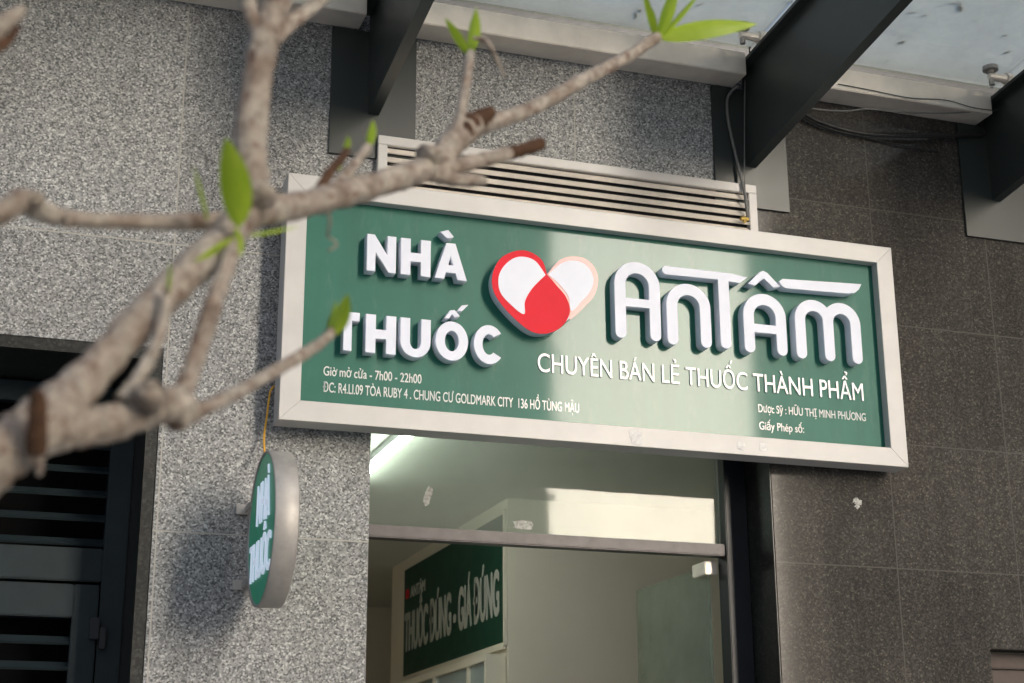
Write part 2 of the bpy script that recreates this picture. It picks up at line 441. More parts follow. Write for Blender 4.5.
p = at(428,496,.236); scrap('tape_scrap', p.x, p.z, .024, .07, -.25, .236, 'old_tape', tg, 18, .2)
p = at(523,525,.236); scrap('tape_scrap', p.x, p.z, .075, .03, 0, .236, 'old_tape', tg, 18, .2)
p = at(858,503,0)
scrap('paint_splat', p.x, p.z, .030, .032, .4, 0, 'old_tape', wd, 34, .5)
dl = boxes('door_leaf', [((2.565,.29,.02),(2.575,.96,2.535))], 'door_glass', sf)
boxes('patch_fitting', [((2.545,.265,2.50),(2.594,.38,2.548))], 'stainless', dl, .003)
boxes('door_leaf', [((1.247,.245,.02),(1.257,.9,2.535))], 'door_glass', sf)
boxes('patch_fitting', [((1.246,.225,2.515),(1.262,.33,2.552))], 'stainless', sf, .003)

# interior
room = thing('shop_interior', 'cream painted room behind the glass shop door', 'room', (2,2,0))
boxes('ceiling', [((.65,.27,3.07),(4.3,5.6,3.15))], 'ceiling', room)
boxes('wall', [((.55,5.602,0),(4.3,5.7,3.15))], 'interior', room)
boxes('wall', [((.55,.21,0),(.65,5.6,3.15))], 'interior', room)
boxes('wall', [((4.3,.31,0),(4.4,5.6,3.15))], 'interior', room)
boxes('partition', [((2.3,1.81,0),(4.29,3.9,3.069))], 'interior', room)
boxes('floor', [((.65,.21,.004),(4.3,5.6,.03))], 'paving', room)
bn = thing('banner', 'dark green banner with pale lettering on the wall inside the shop', 'banner', (2.3,2.7,2.4))
boxes('board', [((2.288,1.83,2.415),(2.298,3.58,3.0))], 'banner', bn)
boxes('border', [((2.283,1.815,2.40),(2.297,1.829,3.02)), ((2.283,1.829,2.385),(2.297,3.6,2.413))], 'interior', bn)
side = lambda X: (lambda a, b, d: Vector((X - d, -a, b)))          # reads from the far end towards the street
text('lettering', 'THUỐC ĐÚNG - GIÁ ĐÚNG', -3.55, -1.90, 2.55, .20, 'banner_text', 0, .002, bn, .04, side(2.2875))
text('lettering', 'ANTÂM', -3.44, -3.15, 2.83, .06, 'banner_text', 0, .002, bn, .02, side(2.2875))
bm = bmesh.new()
add_box(bm, (2.286,3.48,2.835), (2.2878,3.54,2.885)); link('emblem', bm, 'red', bn)
cb = thing('glass_cabinet', 'pale glass fronted cabinet under the green banner inside the shop', 'cabinet', (2.2,2.7,0))
boxes('frame', [((2.2,1.83,2.33),(2.295,3.58,2.36)), ((2.2,2.1,1.2),(2.295,2.12,2.33)), ((2.2,2.66,1.2),(2.295,2.69,2.33)), ((2.2,1.83,1.2),(2.295,1.85,2.33)), ((2.2,1.83,1.1),(2.295,3.58,1.2))], 'interior', cb)
boxes('pane', [((2.215,1.85,1.2),(2.225,2.1,2.329)), ((2.215,2.12,1.2),(2.225,2.66,2.329)), ((2.215,2.69,1.2),(2.225,3.58,2.329))], 'shelf', cb)
lt = thing('tube_light', 'lit white fluorescent tube on the shop ceiling', 'light', (1.52,1.0,3.07))
bm = bmesh.new(); add_tube(bm, [(1.5,.47,3.02),(1.5,1.65,3.02)], .014, 10); link('tube', bm, 'tube', lt, True)
boxes('batten', [((1.485,.45,3.04),(1.515,1.67,3.069))], 'white', lt)
for y in (.452, 1.652): boxes('tube_holder', [((1.485,y,3.0),(1.515,y+.016,3.039))], 'white', lt)

# ------------------------------------------------------------------ ventilation grille
vg = thing('vent_grille', 'long pale metal louvre vent between the wall and the top of the sign', 'vent', (1.94,-.02,3.7))
X0, X1, Z0, Z1 = 1.206, 2.681, 3.62, 3.94
boxes('frame', [((X0,-.03,Z1-.034),(X1,-.002,Z1)), ((X0,-.03,Z0),(X1,-.002,Z0+.034)), ((X0,-.03,Z0+.0345),(X0+.034,-.002,Z1-.0345)), ((X1-.034,-.03,Z0+.0345),(X1,-.002,Z1-.0345))], 'frame', vg, .002)
bm = bmesh.new(); z = Z1-.061
while z > Z0+.04:
    vs = [(-.028, z), (-.012, z+.022), (-.008, z+.022), (-.024, z-.003)]
    A = [bm.verts.new((X0+.035, a, b)) for a, b in vs]; B = [bm.verts.new((X1-.035, a, b)) for a, b in vs]
    for i in range(4): bm.faces.new((A[i], A[(i+1)%4], B[(i+1)%4], B[i]))
    z -= .033
link('slats', bm, 'stainless', vg)
boxes('backing', [((X0+.035,-.0035,Z0+.035),(X1-.035,-.002,Z1-.035))], 'black_metal', vg)

# ------------------------------------------------------------------ the big sign
sg = thing('pharmacy_sign', 'wide green pharmacy sign board in a pale beige frame above the door', 'sign', (2.03,-.1,2.86))
A0, A1, B0, B1, FW = .876, 3.187, 2.859, 3.711, .068
YF, YP = -.13, -.092
def mitre(bm, pts_out, pts_in, yb, yf):
    n = 4
    for i in range(n):
        j = (i+1) % n
        q = [pts_out[i], pts_out[j], pts_in[j], pts_in[i]]
        f = [bm.verts.new((x, yf, z)) for x, z in q]; b = [bm.verts.new((x, yb, z)) for x, z in q]
        bm.faces.new(f); bm.faces.new(b[::-1])
        for k in range(4): bm.faces.new((f[k], b[k], b[(k+1)%4], f[(k+1)%4]))
bm = bmesh.new()
mitre(bm, [(A0,B0),(A1,B0),(A1,B1),(A0,B1)], [(A0+FW,B0+FW),(A1-FW,B0+FW),(A1-FW,B1-FW),(A0+FW,B1-FW)], -.035, YF)
bmesh.ops.recalc_face_normals(bm, faces=bm.faces)
bmesh.ops.bevel(bm, geom=list(bm.edges), offset=.0015, segments=1, affect='EDGES')
link('frame', bm, 'frame', sg)
boxes('panel', [((A0+.03,YP,B0+.03),(A1-.03,-.05,B1-.03))], 'panel', sg)
boxes('backing', [((A0+.02,-.049,B0+.02),(A1-.02,-.036,B1-.02))], 'black_metal', sg)
for x in (1.0, 3.0):
    for z in (2.95, 3.6): boxes('mounting_bracket', [((x-.02,-.034,z-.02),(x+.02,-.001,z+.02))], 'steel', sg)

YL = -.137                                           # front of the block letters
def L6(x, y): p = at(320+x/4.27, 220+y/4.27, YL); return p.x, p.z
def span(xa, ya, xb, yb):                            # left-bottom and right-top on the photo's letter -> world box
    a, b = L6(xa, ya), L6(xb, yb); return a[0], a[1], b[0], b[1]
def put(loops, x, z, w, h): return [[(x + u*w, z + v*h) for u, v in lp] for lp in loops]
G = {}
G['N'] = [[(0,0),(0,1),(.26,1),(.70,.47),(.70,1),(1,1),(1,0),(.75,0),(.30,.53),(.30,0)]]
G['H'] = [[(0,0),(0,1),(.33,1),(.33,.62),(.67,.62),(.67,1),(1,1),(1,0),(.67,0),(.67,.38),(.33,.38),(.33,0)]]
G['A'] = [[(0,0),(.36,1),(.64,1),(1,0),(.70,0),(.645,.18),(.355,.18),(.30,0)], [(.425,.39),(.5,.66),(.575,.39)]]
G['T'] = [[(.32,0),(.32,.78),(0,.78),(0,1),(1,1),(1,.78),(.68,.78),(.68,0)]]
G['U'] = [[(0,1)] + arc(.5,.40,.5,.42,180,360) + [(1,1),(.68,1)] + arc(.5,.40,.18,.2,360,180) + [(.32,1)]]
G['O'] = [arc(.5,.5,.5,.52,0,350,35), arc(.5,.5,.21,.27,0,350,35)]
G['C'] = [arc(.52,.5,.52,.52,38,322,30) + arc(.52,.5,.22,.27,312,48,24)]
zt, zb = 3.522, 3.391
for ch, xa, xb in (('N',200,325), ('H',345,473), ('A',490,628)):
    a, b = L6(xa, 150)[0], L6(xb, 170)[0]
    flat('letter', put(G[ch], a, zb, b-a, zt-zb), 'white', YP-.0005, YL, sg, .0012)
zt2, zb2 = 3.239, 3.106
for ch, xa, xb in (('T',68,168), ('H',195,325), ('U',343,473), ('O',493,633), ('C',657,782)):
    a, b = L6(xa, 480)[0], L6(xb, 500)[0]
    flat('letter', put(G[ch], a, zb2, b-a, zt2-zb2), 'white', YP-.0005, YL, sg, .0012)
def poly6(pts): return [L6(*p) for p in pts]
flat('accent', [poly6([(513,50),(548,42),(572,72),(545,80)])], 'white', YP-.0005, YL, sg, .001)
flat('accent', [poly6([(530,420),(556,385),(575,384),(598,410),(575,416),(564,402),(552,420)])], 'white', YP-.0005, YL, sg, .001)
flat('accent', [poly6([(586,388),(606,364),(634,362),(606,390)])], 'white', YP-.0005, YL, sg, .001)

# rounded shop name
r = .0215
def arch(xl, xr, zb, zc, bar=None, left_only=False):
    """legs at xl, xr (centre lines), round tops on centre height zc, optional crossbar centre"""
    c, ri = (xl+xr)/2, (xr-xl)/2 - r; ro = (xr-xl)/2 + r
    out = [(xl-r, zb)] + arc(c, zc-ri-r, ro, ro, 180, 0, 20) + [(xr+r, zb)] + arc(xr, zb, r, r, 0, -180, 8)[1:]
    inner_right = (xr-r, zb)
    if bar is None:
        out += arc(c, zc-ri-r, ri, ri, 0, 180, 16) + arc(xl, zb, r, r, 0, -180, 8)[:-1]
        return [out]
    h = .016
    out += [(xr-r, bar-h), (xl+r, bar-h)] + arc(xl, zb, r, r, 0, -180, 8)[:-1]
    hole = [(xl+r, bar+h), (xr-r, bar+h)] + arc(c, zc-ri-r, ri, ri, 0, 180, 16)
    return [out, hole]
flat('letter', arch(2.064,2.196,3.264,3.510,3.378), 'white', YP-.0005, YL, sg, .0012)
flat('letter', arch(2.262,2.392,3.258,3.449), 'white', YP-.0005, YL, sg, .0012)
flat('letter', arch(2.564,2.694,3.257,3.443,3.331), 'white', YP-.0005, YL, sg, .0012)
x1, x2, x3, zc, zbm = 2.773, 2.889, 3.003, 3.441, 3.254   # double arch
h1 = (x2-x1)/2; ro, ri = h1+r, h1-r; cz = zc - h1
ang = math.degrees(math.acos(h1/ro)); h2 = (x3-x2)/2
out = [(x1-r, zbm)] + arc((x1+x2)/2, cz, ro, ro, 180, ang, 18) + arc((x2+x3)/2, cz, h2+r, ro, 180-ang, 0, 18)
out += [(x3+r, zbm)] + arc(x3, zbm, r, r, 0, -180, 8)[1:] + arc((x2+x3)/2, cz, h2-r, ri, 0, 180, 14)
out += arc(x2, zbm, r, r, 0, -180, 8) + arc((x1+x2)/2, cz, ri, ri, 0, 180, 14) + arc(x1, zbm, r, r, 0, -180, 8)[:-1]
flat('letter', [out], 'white', YP-.0005, YL, sg, .0012)
rb = .0165                                            # T with its long bar
ztb = 3.508
flat('letter', [arc(2.245, ztb+.006, rb, rb, 90, 270, 8) + [(2.448, ztb-.008), (2.448, 3.262)] + arc(2.4695, 3.262, r, r, 180, 360, 8) +
     [(2.491, ztb-.010), (2.535, ztb-.012), (2.556, ztb+.004), (2.568, ztb+.014), (2.50, ztb+.022)]], 'white', YP-.0005, YL, sg, .0012)
flat('accent', [[(2.568,3.497),(2.618,3.548),(2.634,3.555),(2.650,3.548),(2.700,3.500),(2.672,3.493),(2.634,3.525),(2.597,3.493)]], 'white', YP-.0005, YL, sg, .0012)
flat('letter_bar', [[(2.695,3.520),(2.712,3.532),(3.042,3.547),(3.030,3.525),(3.012,3.510),(2.985,3.503),(2.722,3.496),(2.708,3.503)]], 'white', YP-.0005, YL, sg, .0012)

# heart of two capsules
def H5(x, y, Y=-.1425): p = at(270+x/3.009, 160+y/3.009, Y); return p.x, p.z
heart_ctl = [(833,345),(815,300),(775,277),(735,278),(695,300),(672,345),(676,395),(705,440),(750,487),(790,515),(828,520),(865,508),(900,478),(945,440),(975,405),(985,360),(975,325),(945,298),(905,292),(870,302)]
ho = spline([H5(*p) for p in heart_ctl] + [H5(*heart_ctl[0])], 5)[:-1]
lg = flat('heart_emblem', [ho], 'white', YP-.0005, -.1425, sg, .001)
def layer(name, ctl, mat, y0, y1, close=True, sub=5):
    pts = [H5(*p, y0) for p in ctl]
    pts = spline(pts + [pts[0]], sub)[:-1]
    return flat(name, [pts], mat, y0, y1, lg)
red_ctl = [(833,345),(818,302),(777,275),(735,275),(693,297),(669,345),(673,396),(703,443),(748,489),(788,517),(828,523),(866,510),(893,482),(902,450),(890,412),(862,378)]
layer('red_capsule', red_ctl, 'red', -.1430, -.1445)
pink_ctl = [(834,344),(870,303),(905,291),(947,297),(977,325),(987,362),(976,407),(945,442),(903,480),(902,450),(890,412),(862,378)]
layer('pink_rim', pink_ctl, 'pink', -.1430, -.1445)
layer('white_half', [(829,346),(800,306),(768,292),(735,295),(705,318),(688,352),(692,396),(722,433),(764,464),(767,425),(790,385)], 'white', -.1450, -.1460)
layer('white_half', [(838,345),(872,314),(905,303),(940,309),(965,333),(973,365),(962,398),(935,428),(907,455),(898,412),(870,374)], 'white', -.1450, -.1460)

text('tagline', 'CHUYÊN BÁN LẺ THUỐC THÀNH PHẨM', 1.768, 3.040, 3.106, .066, 'silver', YP-.0003, .004, sg, .004)
text('opening_hours', 'Giờ mở cửa - 7h00 - 22h00', 1.024, 1.356, 3.028, .031, 'print', YP-.0003, .0012, sg, .012)
text('address_line', 'ĐC: R4.LI.09 TÒA RUBY 4 . CHUNG CƯ GOLDMARK CITY  136 HỒ TÙNG MẬU', 1.024, 1.918, 2.972, .033, 'print', YP-.0003, .0012, sg, .012)
text('pharmacist_line', 'Dược Sỹ : HỮU THỊ MINH PHƯƠNG', 2.607, 3.045, 3.030, .029, 'print', YP-.0003, .0012, sg, .010)
text('licence_line', 'Giấy Phép số:', 2.607, 2.786, 2.966, .029, 'print', YP-.0003, .0012, sg, .010)
# torn paper left on the lower frame
for px, py, w_, h_ in ((636,437,.045,.045), (741,446,.030,.026), (763,447,.026,.03), (420,413,.03,.03), (505,421,.04,.03)):
    p = at(px, py, YF)
    if py < 425: continue
    scrap('paper_scrap', p.x, p.z, w_, h_, random.uniform(-.2,.2), YF, 'paper', sg, 16, .16); continue
    pts = [(p.x + w_*(u-.5) + random.uniform(-.006,.006), p.z + h_*(v-.5) + random.uniform(-.006,.006)) for u, v in ((0,0),(.5,0),(1,0),(1,.5),(1,1),(.5,1),(0,1),(0,.5))]
    f = [bm.verts.new((x, YF-.0012, z)) for x, z in pts]; b = [bm.verts.new((x, YF-.0002, z)) for x, z in pts]
    bm.faces.new(f)
    for i in range(8): bm.faces.new((f[i], f[(i+1)%8], b[(i+1)%8], b[i]))
    link('paper_scrap', bm, 'paper', sg)

# ------------------------------------------------------------------ round projecting sign
DX, DY, DZ, DR, DT = .805, -.305, 2.472, .235, .068
ds = thing('round_sign', 'round green projecting sign with steel rim on the granite wall', 'sign', (DX, 0, DZ))
bm = bmesh.new()
prof = [(0, DR-.004), (-.004, DR), (DT, DR), (DT+.003, DR-.003), (DT-.002, DR-.008)]
n = 72; rings = []
prof = [(.004, DR-.010), (-.001, DR-.009), (-.003, DR-.003), (.001, DR), (DT-.002, DR), (DT+.002, DR-.003), (DT-.002, DR-.012)]
for x, rr in prof:
    rings.append([bm.verts.new((DX+x, DY + rr*math.cos(2*math.pi*k/n), DZ + rr*math.sin(2*math.pi*k/n))) for k in range(n)])
for A_, B_ in zip(rings, rings[1:]):
    for k in range(n): bm.faces.new((A_[k], A_[(k+1)%n], B_[(k+1)%n], B_[k]))
bmesh.ops.recalc_face_normals(bm, faces=bm.faces)
link('rim', bm, 'rim', ds, True)
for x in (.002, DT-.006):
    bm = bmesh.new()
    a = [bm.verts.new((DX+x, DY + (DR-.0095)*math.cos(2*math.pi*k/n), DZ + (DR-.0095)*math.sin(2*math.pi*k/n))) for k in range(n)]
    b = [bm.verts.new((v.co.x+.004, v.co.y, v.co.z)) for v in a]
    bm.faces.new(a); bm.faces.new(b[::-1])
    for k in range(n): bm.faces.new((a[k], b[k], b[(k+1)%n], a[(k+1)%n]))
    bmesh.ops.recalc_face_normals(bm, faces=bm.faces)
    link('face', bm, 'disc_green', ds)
dfn = lambda a, b, d: Vector((DX + .0015 - d, -a, b))
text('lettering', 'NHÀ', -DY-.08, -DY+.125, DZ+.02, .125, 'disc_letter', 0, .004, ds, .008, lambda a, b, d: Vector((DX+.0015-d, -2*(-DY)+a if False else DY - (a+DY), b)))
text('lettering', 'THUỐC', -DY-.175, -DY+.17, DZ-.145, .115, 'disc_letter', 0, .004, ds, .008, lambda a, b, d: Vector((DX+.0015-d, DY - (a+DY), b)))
for z in (2.585, 2.345):
    boxes('wall_bracket', [((DX-.032,-.012,z-.016),(DX+.004,-.002,z+.016)), ((DX-.004,-.11,z-.01),(DX+.003,-.0125,z+.01)), ((DX+.02,-.10,z-.012),(DX+.05,-.002,z+.012)), ((DX+.005,-.006,z-.03),(DX+.065,-.0025,z+.03))], 'rim', ds, .001)
bm = bmesh.new()
pts = [tuple(at(*q)) for q in ((274,386,-.02),(270,393,-.03),(267,415,-.04),(264,440,-.05))] + [(DX+.03, DY+.12, DZ+DR-.03)]
add_tube(bm, spline(pts, 6), .0034, 8); tag(link('power_wire', bm, 'yellow', None, True), 'yellow wire from the green sign to the round sign', 'wire')

# ------------------------------------------------------------------ canopy
LEN = 1.2
def prism_x(bm, prof, x0, x1):
    A_ = [bm.verts.new((x0, y, z)) for y, z in prof]; B_ = [bm.verts.new((x1, y, z)) for y, z in prof]
    n = len(prof)
    for i in range(n): bm.faces.new((A_[i], A_[(i+1)%n], B_[(i+1)%n], B_[i]))
    bm.faces.new(A_[::-1]); bm.faces.new(B_); bmesh.ops.recalc_face_normals(bm, faces=bm.faces)
beams = [(-.29, 'dark steel canopy beam at the far left of the canopy'),
         (1.19, 'dark steel canopy beam above the left end of the vent grille'),
         (2.675, 'dark steel canopy beam above the right end of the vent grille'),
         (3.775, 'dark steel canopy beam over the dark granite wall'),
         (5.26, 'dark steel canopy beam far right beyond the dark granite')]
def zlow(y): return 4.022 + .114*-y
def ztop(y): return 4.42 + .075*-y
for bx, lab in beams:
    t = thing('canopy_beam', lab, 'beam', (bx, 0, 4.02), 'steel beams carrying the glass canopy')
    bm = bmesh.new(); add_box(bm, (bx-.155,-.012,3.856), (bx+.155,-.001,4.345), .001); link('wall_plate', bm, 'steel', t)
    bm = bmesh.new(); prism_x(bm, [(-.0125, zlow(0)), (-LEN, zlow(-LEN)), (-LEN, ztop(-LEN)-.012), (-.0125, ztop(0)-.012)], bx-.02, bx+.02); link('web', bm, 'steel', t)
    bm = bmesh.new(); prism_x(bm, [(-.0125, ztop(0)-.0115), (-LEN, ztop(-LEN)-.0115), (-LEN, ztop(-LEN)+.002), (-.0125, ztop(0)+.002)], bx-.055, bx+.055); link('flange', bm, 'steel', t)
xs = [b[0] for b in beams]
for i in range(4):
    a, b = xs[i]+.057, xs[i+1]-.057
    lab = ['pale metal gutter channel over the left granite, left of the first beam', 'pale metal gutter channel above the vent grille', 'pale metal gutter channel above the dark granite', 'pale metal gutter channel at the far right']
    t = boxes('gutter_channel', [((a,-.12,4.352),(b,-.001,4.446))], 'stainless', None, .003)
    tag(t, lab[i], 'gutter', 'gutter channels under the glass canopy')
    lab = ['dusty canopy glass pane left of the first beam', 'dusty canopy glass pane above the vent grille', 'dusty canopy glass pane above the dark granite', 'dusty canopy glass pane at the far right']
    bm = bmesh.new(); gz = lambda y: 4.492 + .085*-y
    prism_x(bm, [(-.06, gz(-.06)), (-LEN-.1, gz(-LEN-.1)), (-LEN-.1, gz(-LEN-.1)+.012), (-.06, gz(-.06)+.012)], xs[i]+.006, xs[i+1]-.006)
    t = link('canopy_pane', bm, 'canopy_glass'); t.data.materials.append(MAT['glass_dust'])
    for p in t.data.polygons: p.material_index = 1 if p.normal.z > .5 else 0
    tag(t, lab[i], 'glass pane', 'glass panes of the canopy')

def bolt(p, axis, rad, h, bm, n=14):
    add_tube(bm, [p, Vector(p)+Vector(axis)*h], rad, n)
for i in range(1, 4):
    for yy in (-.21, -1.05):
        x = xs[i] - .115; zz = gz(yy)
        t = thing('glass_clamp', ['bolted steel glass clamp beside the left beam', 'bolted steel glass clamp left of the middle beam', 'bolted steel glass clamp left of the right beam'][i-1] + (' near the wall' if yy > -.5 else ' at the outer edge'), 'clamp', (x, yy, zz), 'spider clamps holding the canopy glass')
        bm = bmesh.new(); bolt((x, yy, zz-.018), (0,0,1), .031, .016, bm, 20); bolt((x, yy, zz-.032), (0,0,1), .014, .0145, bm); bolt((x, yy, zz-.082), (0,0,1), .011, .0495, bm, 6); link('bolt', bm, 'rim', t)
        bm = bmesh.new(); add_tube(bm, [(x-.01, yy, zz-.045), (xs[i]-.04, yy, zz-.045)], [.013, .020], 10); add_tube(bm, [(xs[i]-.05, yy, zz-.045), (xs[i]-.021, yy, zz-.045)], .026, 8); link('arm', bm, 'stainless', t)

# dry litter lying on the glass
lit = bmesh.new()
for px, py, dx, dz in ((640,10,.022,.012), (700,4,.03,.004), (955,3,.06,.006), (975,20,.012,.006), (888,60,.012,.008), (912,12,.035,.006), (636,15,.04,.010), (960,8,.045,.02), (925,15,.022,.006), (902,42,.03,.02), (1007,52,.03,.012), (968,67,.008,.004), (790,2,.03,.004), (672,9,.02,.012), (1005,35,.02,.008), (940,5,.006,.004), (1016,80,.03,.006)):
    d = (px-512)/F_PX*rt2 - (py-341.5)/F_PX*up2 + fw
    t_ = (4.506 - .085*CAM.y - CAM.z + .0) ; t_ = (4.506 - CAM.z - .085*(CAM.y)*1) / (d.z + .085*d.y)
    p = CAM + d*t_
    a = random.uniform(0, 3.1); u = Vector((math.cos(a), math.sin(a), -.085*math.sin(a))); v = Vector((-u.y, u.x, 0))
    w_, h_ = dx, max(.006, dz)
    q = [p+u*w_*.6, p+v*h_*.6+u*.2*w_, p-u*w_*.6, p-v*h_*.6]
    lo = [lit.verts.new(c) for c in q]; hi = [lit.verts.new(c+Vector((0,0,.004))) for c in q]
    lit.faces.new(hi); lit.faces.new(lo[::-1])
    for k in range(4): lit.faces.new((lo[k], lo[(k+1)%4], hi[(k+1)%4], hi[k]))
o = link('leaf_litter', lit, 'debris'); tag(o, 'scattered dry leaves and twigs lying on the canopy glass', 'leaf litter', None, 'stuff')

# ------------------------------------------------------------------ cables
def cable(name, label, pts, rad, mat):
    bm = bmesh.new(); add_tube(bm, spline([tuple(at(*p)) for p in pts], 8), rad, 8)
    return tag(link(name, bm, mat, None, True), label, 'cable')
c1 = cable('vent_cable', 'grey cable looping down from the gutter onto the vent grille', [(738,86,-.05),(731,92,-.03),(727,102,-.02),(729,125,-.02),(738,165,-.03),(745,195,-.045),(748,222,-.045)], .006, 'grey_cable')
cable('thin_wire', 'thin wire hanging straight beside the middle beam', [(745,80,-.05),(744.5,120,-.045),(744.5,170,-.045),(746,205,-.05)], .0022, 'grey_cable')
bm = bmesh.new(); p = at(744.5,219,-.05); add_tube(bm, [p+Vector((-.016,0,0)), p+Vector((.016,0,0))], .008, 10); add_tube(bm, [p+Vector((0,0,-.014)), p+Vector((0,0,.01))], .006, 10)
tag(link('cable_gland', bm, 'brass', None), 'small brass gland at the cable end on the vent grille', 'fitting')
cable('black_hose', 'thick black hose sagging below the gutter on the dark granite', [(795,108,-.03),(820,122,-.03),(860,133,-.03),(905,136,-.03),(945,135.5,-.03),(985,134,-.03)], .0085, 'cable')
cable('sagging_wire', 'pale thin wire sagging just under the right gutter', [(795,104,-.1),(815,109,-.1),(845,111,-.1),(868,109,-.1),(900,112,-.1),(950,113,-.1),(1000,110,-.1)], .0032, 'grey_cable')
cable('dark_wire', 'thin dark wire crossing the face of the right gutter', [(838,84,-.125),(870,90,-.125),(910,98,-.125),(945,100,-.125),(975,108,-.125),(1003,111,-.125)], .002, 'cable')
cable('slack_wire', 'dark slack wire below the black hose on the granite', [(800,116,-.01),(830,130,-.01),(870,139,-.01),(910,147,-.01),(940,152,-.01)], .003, 'cable')

# ------------------------------------------------------------------ foreground tree
tr = thing('frangipani_tree', 'bare out of focus frangipani tree with grey bark reaching across the left', 'tree', (-1.35,-3.35,0))
def limb(name, rows, mat='bark', jit=.05, n=16, sub=8):
    """rows: (px, py, radius in px, distance)"""
    pts = [(*deep(px, py, d), rp/F_PX*d) for px, py, rp, d in rows]
    sp = spline(pts, sub)
    ph = random.random()*6
    rad = [q[3]*(1 + .06*math.sin(i*1.9+ph) + random.uniform(-.06,.07)) for i, q in enumerate(sp)]
    bm = bmesh.new(); add_tube(bm, [q[:3] for q in sp], rad, n, True, jit*.9)
    return link(name, bm, mat, tr, True)
# trunk, outside the frame at lower left
base = deep(-40, 492, 1.50)
tp = spline([(-1.35,-3.35,-.05,.085), (-1.32,-3.37,.5,.075), (-1.22,-3.42,1.0,.06), (-1.02,-3.52,1.3,.048), (base.x,base.y,base.z,.036)], 8)
bm = bmesh.new(); add_tube(bm, [q[:3] for q in tp], [q[3] for q in tp], 16, True, .03); link('trunk', bm, 'bark', tr, True)
limb('branch', [(-40,492,33,1.50),(0,455,29,1.52),(45,420,27,1.55),(95,370,19,1.62),(150,310,18.5,1.70),(200,262,18,1.78),(240,222,17,1.84),(252,190,17,1.86),(250,140,17,1.88),(257,80,15.5,1.90),(266,35,15,1.92),(280,0,13,1.94),(290,-30,12,1.96)])
limb('branch', [(264,45,8,1.91),(252,18,8,1.92),(245,-8,7,1.93),(238,-40,6,1.94)])
limb('branch', [(270,42,9,1.91),(292,22,8,1.95),(318,2,7,2.0),(345,-20,6,2.05)])
limb('branch', [(250,212,17,1.85),(300,205,14,1.95),(350,192,13.5,2.05),(400,177,13,2.16),(432,165,13,2.24),(455,140,13,2.30),(472,125,13,2.34)])
limb('branch', [(470,126,12,2.34),(500,120,8,2.42),(540,104,7.5,2.5),(590,76,7,2.6),(625,58,6.5,2.68),(657,37,6,2.75)])
limb('branch', [(425,172,9,2.22),(470,163,8,2.28),(510,153,7,2.33)])
limb('dead_stub', [(500,155,7,2.32),(522,150,7,2.34),(543,143,6,2.36)], 'dead', .12)
limb('branch', [(430,172,10,2.22),(455,180,7,2.24),(472,180,7,2.26),(486,181,4,2.27)])
limb('dead_stub', [(452,142,9,2.29),(466,128,10,2.32),(482,118,9,2.35),(493,110,5,2.36)], 'dead', .14)
limb('branch', [(446,155,10,2.27),(457,128,6,2.3),(464,95,5,2.34),(469,62,5,2.38),(471,52,4,2.39)])
limb('branch', [(-30,222,12,1.66),(0,214,11,1.68),(22,200,12,1.70),(36,208,12,1.72),(60,217,9,1.74),(100,221,8,1.78),(170,222,8,1.83),(215,221,9,1.85),(240,222,9,1.86)])
limb('branch', [(20,442,22,1.54),(70,430,20,1.57),(115,422,19,1.60),(155,408,18,1.63),(180,405,17,1.65),(192,414,8,1.66)])
limb('branch', [(176,410,12,1.64),(192,368,10,1.68),(212,308,9.5,1.72),(226,268,9,1.76),(236,238,9,1.80)])
limb('branch', [(175,418,14,1.64),(205,408,8,1.70),(245,388,7,1.80),(290,362,6.5,1.92),(318,345,6,2.0),(334,330,5,2.05)])
limb('branch', [(122,400,8,1.60),(142,372,7,1.62),(156,345,6.5,1.64),(164,318,5.5,1.66),(168,285,4,1.68)])
limb('dead_stub', [(36,452,11,1.50),(37,425,10,1.49),(38,404,9,1.485),(37,392,6,1.48)], 'dead', .12)
limb('twig', [(318,192,6,2.0),(330,172,5,2.03),(342,158,4.5,2.06),(347,150,3.5,2.08)], 'dead', .1)
limb('twig', [(334,190,7,2.02),(350,170,5.5,2.06),(362,155,5,2.1),(368,146,4,2.12)])
limb('branch', [(-40,60,12,1.62),(-15,40,9,1.64),(5,22,8,1.66),(22,10,6,1.68)])
limb('dead_stub', [(-10,52,7,1.63),(8,40,5,1.65),(18,26,3,1.66)], 'dead', .1)
limb('branch', [(-40,60,12,1.62),(-60,140,14,1.60),(-45,200,13,1.63),(-25,220,12,1.66)])
limb('branch', [(-45,205,12,1.63),(-75,330,16,1.56),(-45,470,20,1.50)])
# knots
def leaf(a, b, wpx, d0, d1, roll=0., bend=.0, name='leaf'):
    p0, p1 = deep(*a, d0), deep(*b, d1)
    ax = p1-p0; L = ax.length; ax.normalize()
    sidev = ax.cross(fw).normalized(); nrm = sidev.cross(ax).normalized()
    sidev, nrm = sidev*math.cos(roll)+nrm*math.sin(roll), nrm*math.cos(roll)-sidev*math.sin(roll)
    W_ = wpx/F_PX*d0/2
    bm = bmesh.new(); N = 12; rows = []
    for i in range(N+1):
        t = i/N; wd = W_*max(.04, (math.sin(math.pi*t**.8))**.75)
        c = p0 + ax*L*t + nrm*bend*L*math.sin(math.pi*t) 
        rows.append([bm.verts.new(c + sidev*wd*s + nrm*abs(s)*wd*.3) for s in (-1,-.5,0,.5,1)])
    for A_, B_ in zip(rows, rows[1:]):
        for k in range(4): bm.faces.new((A_[k], A_[k+1], B_[k+1], B_[k]))
    return link(name, bm, 'leaf', tr, True)
leaf((238,228),(226,138), 33, 1.78, 1.74, .2, .05)
limb('twig', [(327,208,1.6,2.0),(330,222,1.4,2.0),(328,236,1.3,2.01),(335,241,1.2,2.02),(336,246,1.2,2.02),(328,251,1,2.01)], 'bark', .1, 6)
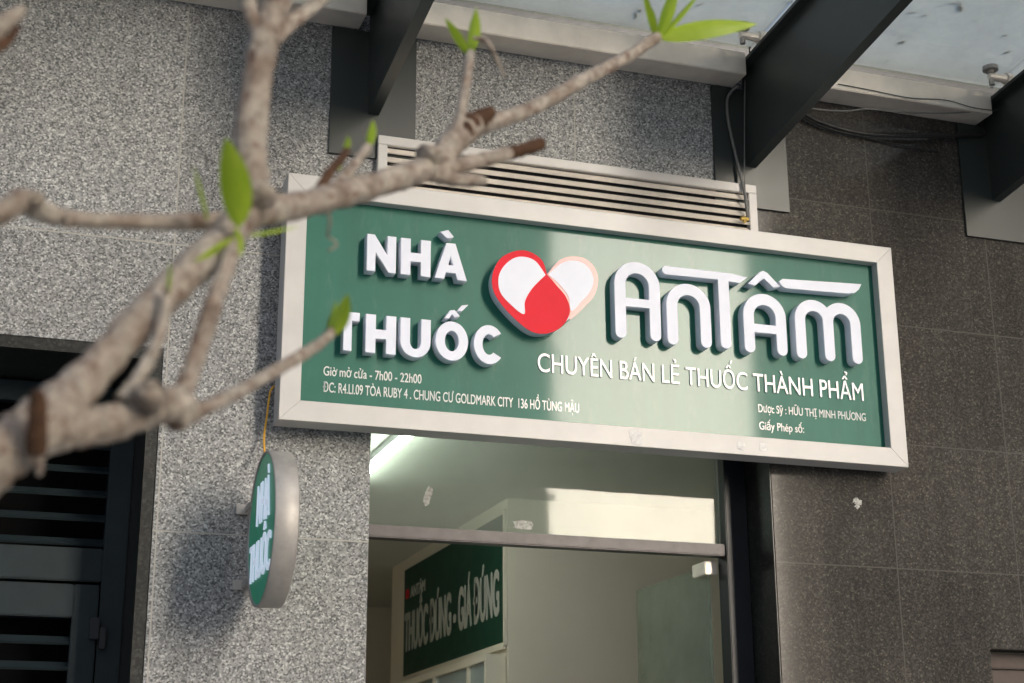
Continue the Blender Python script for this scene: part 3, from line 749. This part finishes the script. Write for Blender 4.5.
limb('twig', [(473,38,1.8,2.38),(484,40,3,2.38),(491,48,2.6,2.38),(498,62,2,2.39),(505,77,1.2,2.4)], 'bark', .2, 7)
limb('twig', [(66,214,2,1.74),(67,221,2.4,1.73),(69,228,2,1.73)], 'bark', .2, 7)
limb('twig', [(38,452,4,1.5),(40,466,4.5,1.5),(38,475,3,1.5)], 'bark', .2, 7)
limb('knot', [(33,203,9,1.71),(36,198,9,1.70),(37,196,5,1.70)], 'bark', .2)
limb('knot', [(258,196,15,1.85),(262,190,14,1.84),(264,186,7,1.84)], 'bark', .2)
limb('knot', [(148,400,16,1.60),(152,392,15,1.59),(154,388,8,1.59)], 'bark', .2)
limb('knot', [(428,160,13,2.23),(432,152,12,2.22),(434,148,6,2.22)], 'bark', .2)
leaf((207,222),(193,165), 9, 1.80, 1.76, .9)
leaf((240,232),(222,258), 14, 1.80, 1.79, .3)
leaf((232,262),(236,228), 20, 1.77, 1.79, .4)
leaf((236,236),(180,275), 8, 1.78, 1.74, .8)
leaf((244,236),(300,226), 7, 1.84, 1.9, .9)
leaf((330,336),(348,294), 20, 2.04, 2.02, .5, .06)
leaf((326,338),(336,300), 10, 2.04, 2.06, .8)
leaf((657,38),(757,24), 22, 2.75, 2.8, .35, -.06)
leaf((655,38),(642,-14), 9, 2.75, 2.72, .8)
leaf((659,37),(678,-20), 14, 2.75, 2.76, .4)
leaf((661,37),(700,-8), 9, 2.75, 2.8, .8)
leaf((654,38),(652,8), 9, 2.75, 2.72, .8)
leaf((468,55),(445,18), 11, 2.39, 2.37, .6)
leaf((471,54),(476,8), 14, 2.39, 2.42, .4)
leaf((369,147),(373,120), 10, 2.12, 2.14, .3)
leaf((345,153),(348,136), 8, 2.08, 2.09, .5)
leaf((338,172),(343,158), 6, 2.06, 2.08, .8)
leaf((166,300),(170,262), 8, 1.67, 1.68, .8)

# ------------------------------------------------------------------ the far side of the street (seen only as reflections)
def tower(label, x0, x1, y0, y1, h, mat):
    bm = bmesh.new(); add_box(bm, (x0, y0, 0), (x1, y1, h))
    z = 3.2
    t = thing('apartment_tower', label, 'building', ((x0+x1)/2, (y0+y1)/2, 0))
    link('wall', bm, mat, t)
    boxes('floor_band', [((x0-.25, y1+.002, z*k-.12), (x1+.25, y1+.3, z*k+.12)) for k in range(1, int(h/z))], mat, t)
    boxes('roof', [((x0-.4, y0-.4, h+.002), (x1+.4, y1+.4, h+.6))], mat, t)
D = 60.
xl = lambda az: 2 + D*math.tan(R(az))
tower('tall pale apartment tower across the street, reflected at the left of the sign', xl(20.2)-34, xl(20.2), -D-18, -D, 48, 'tower_a')
tower('tall tan apartment tower across the street, reflected at the right of the sign', 2+(D+18)*math.tan(R(28.1)), 2+(D+18)*math.tan(R(28.1))+40, -D-18, -D, 52, 'tower_b')
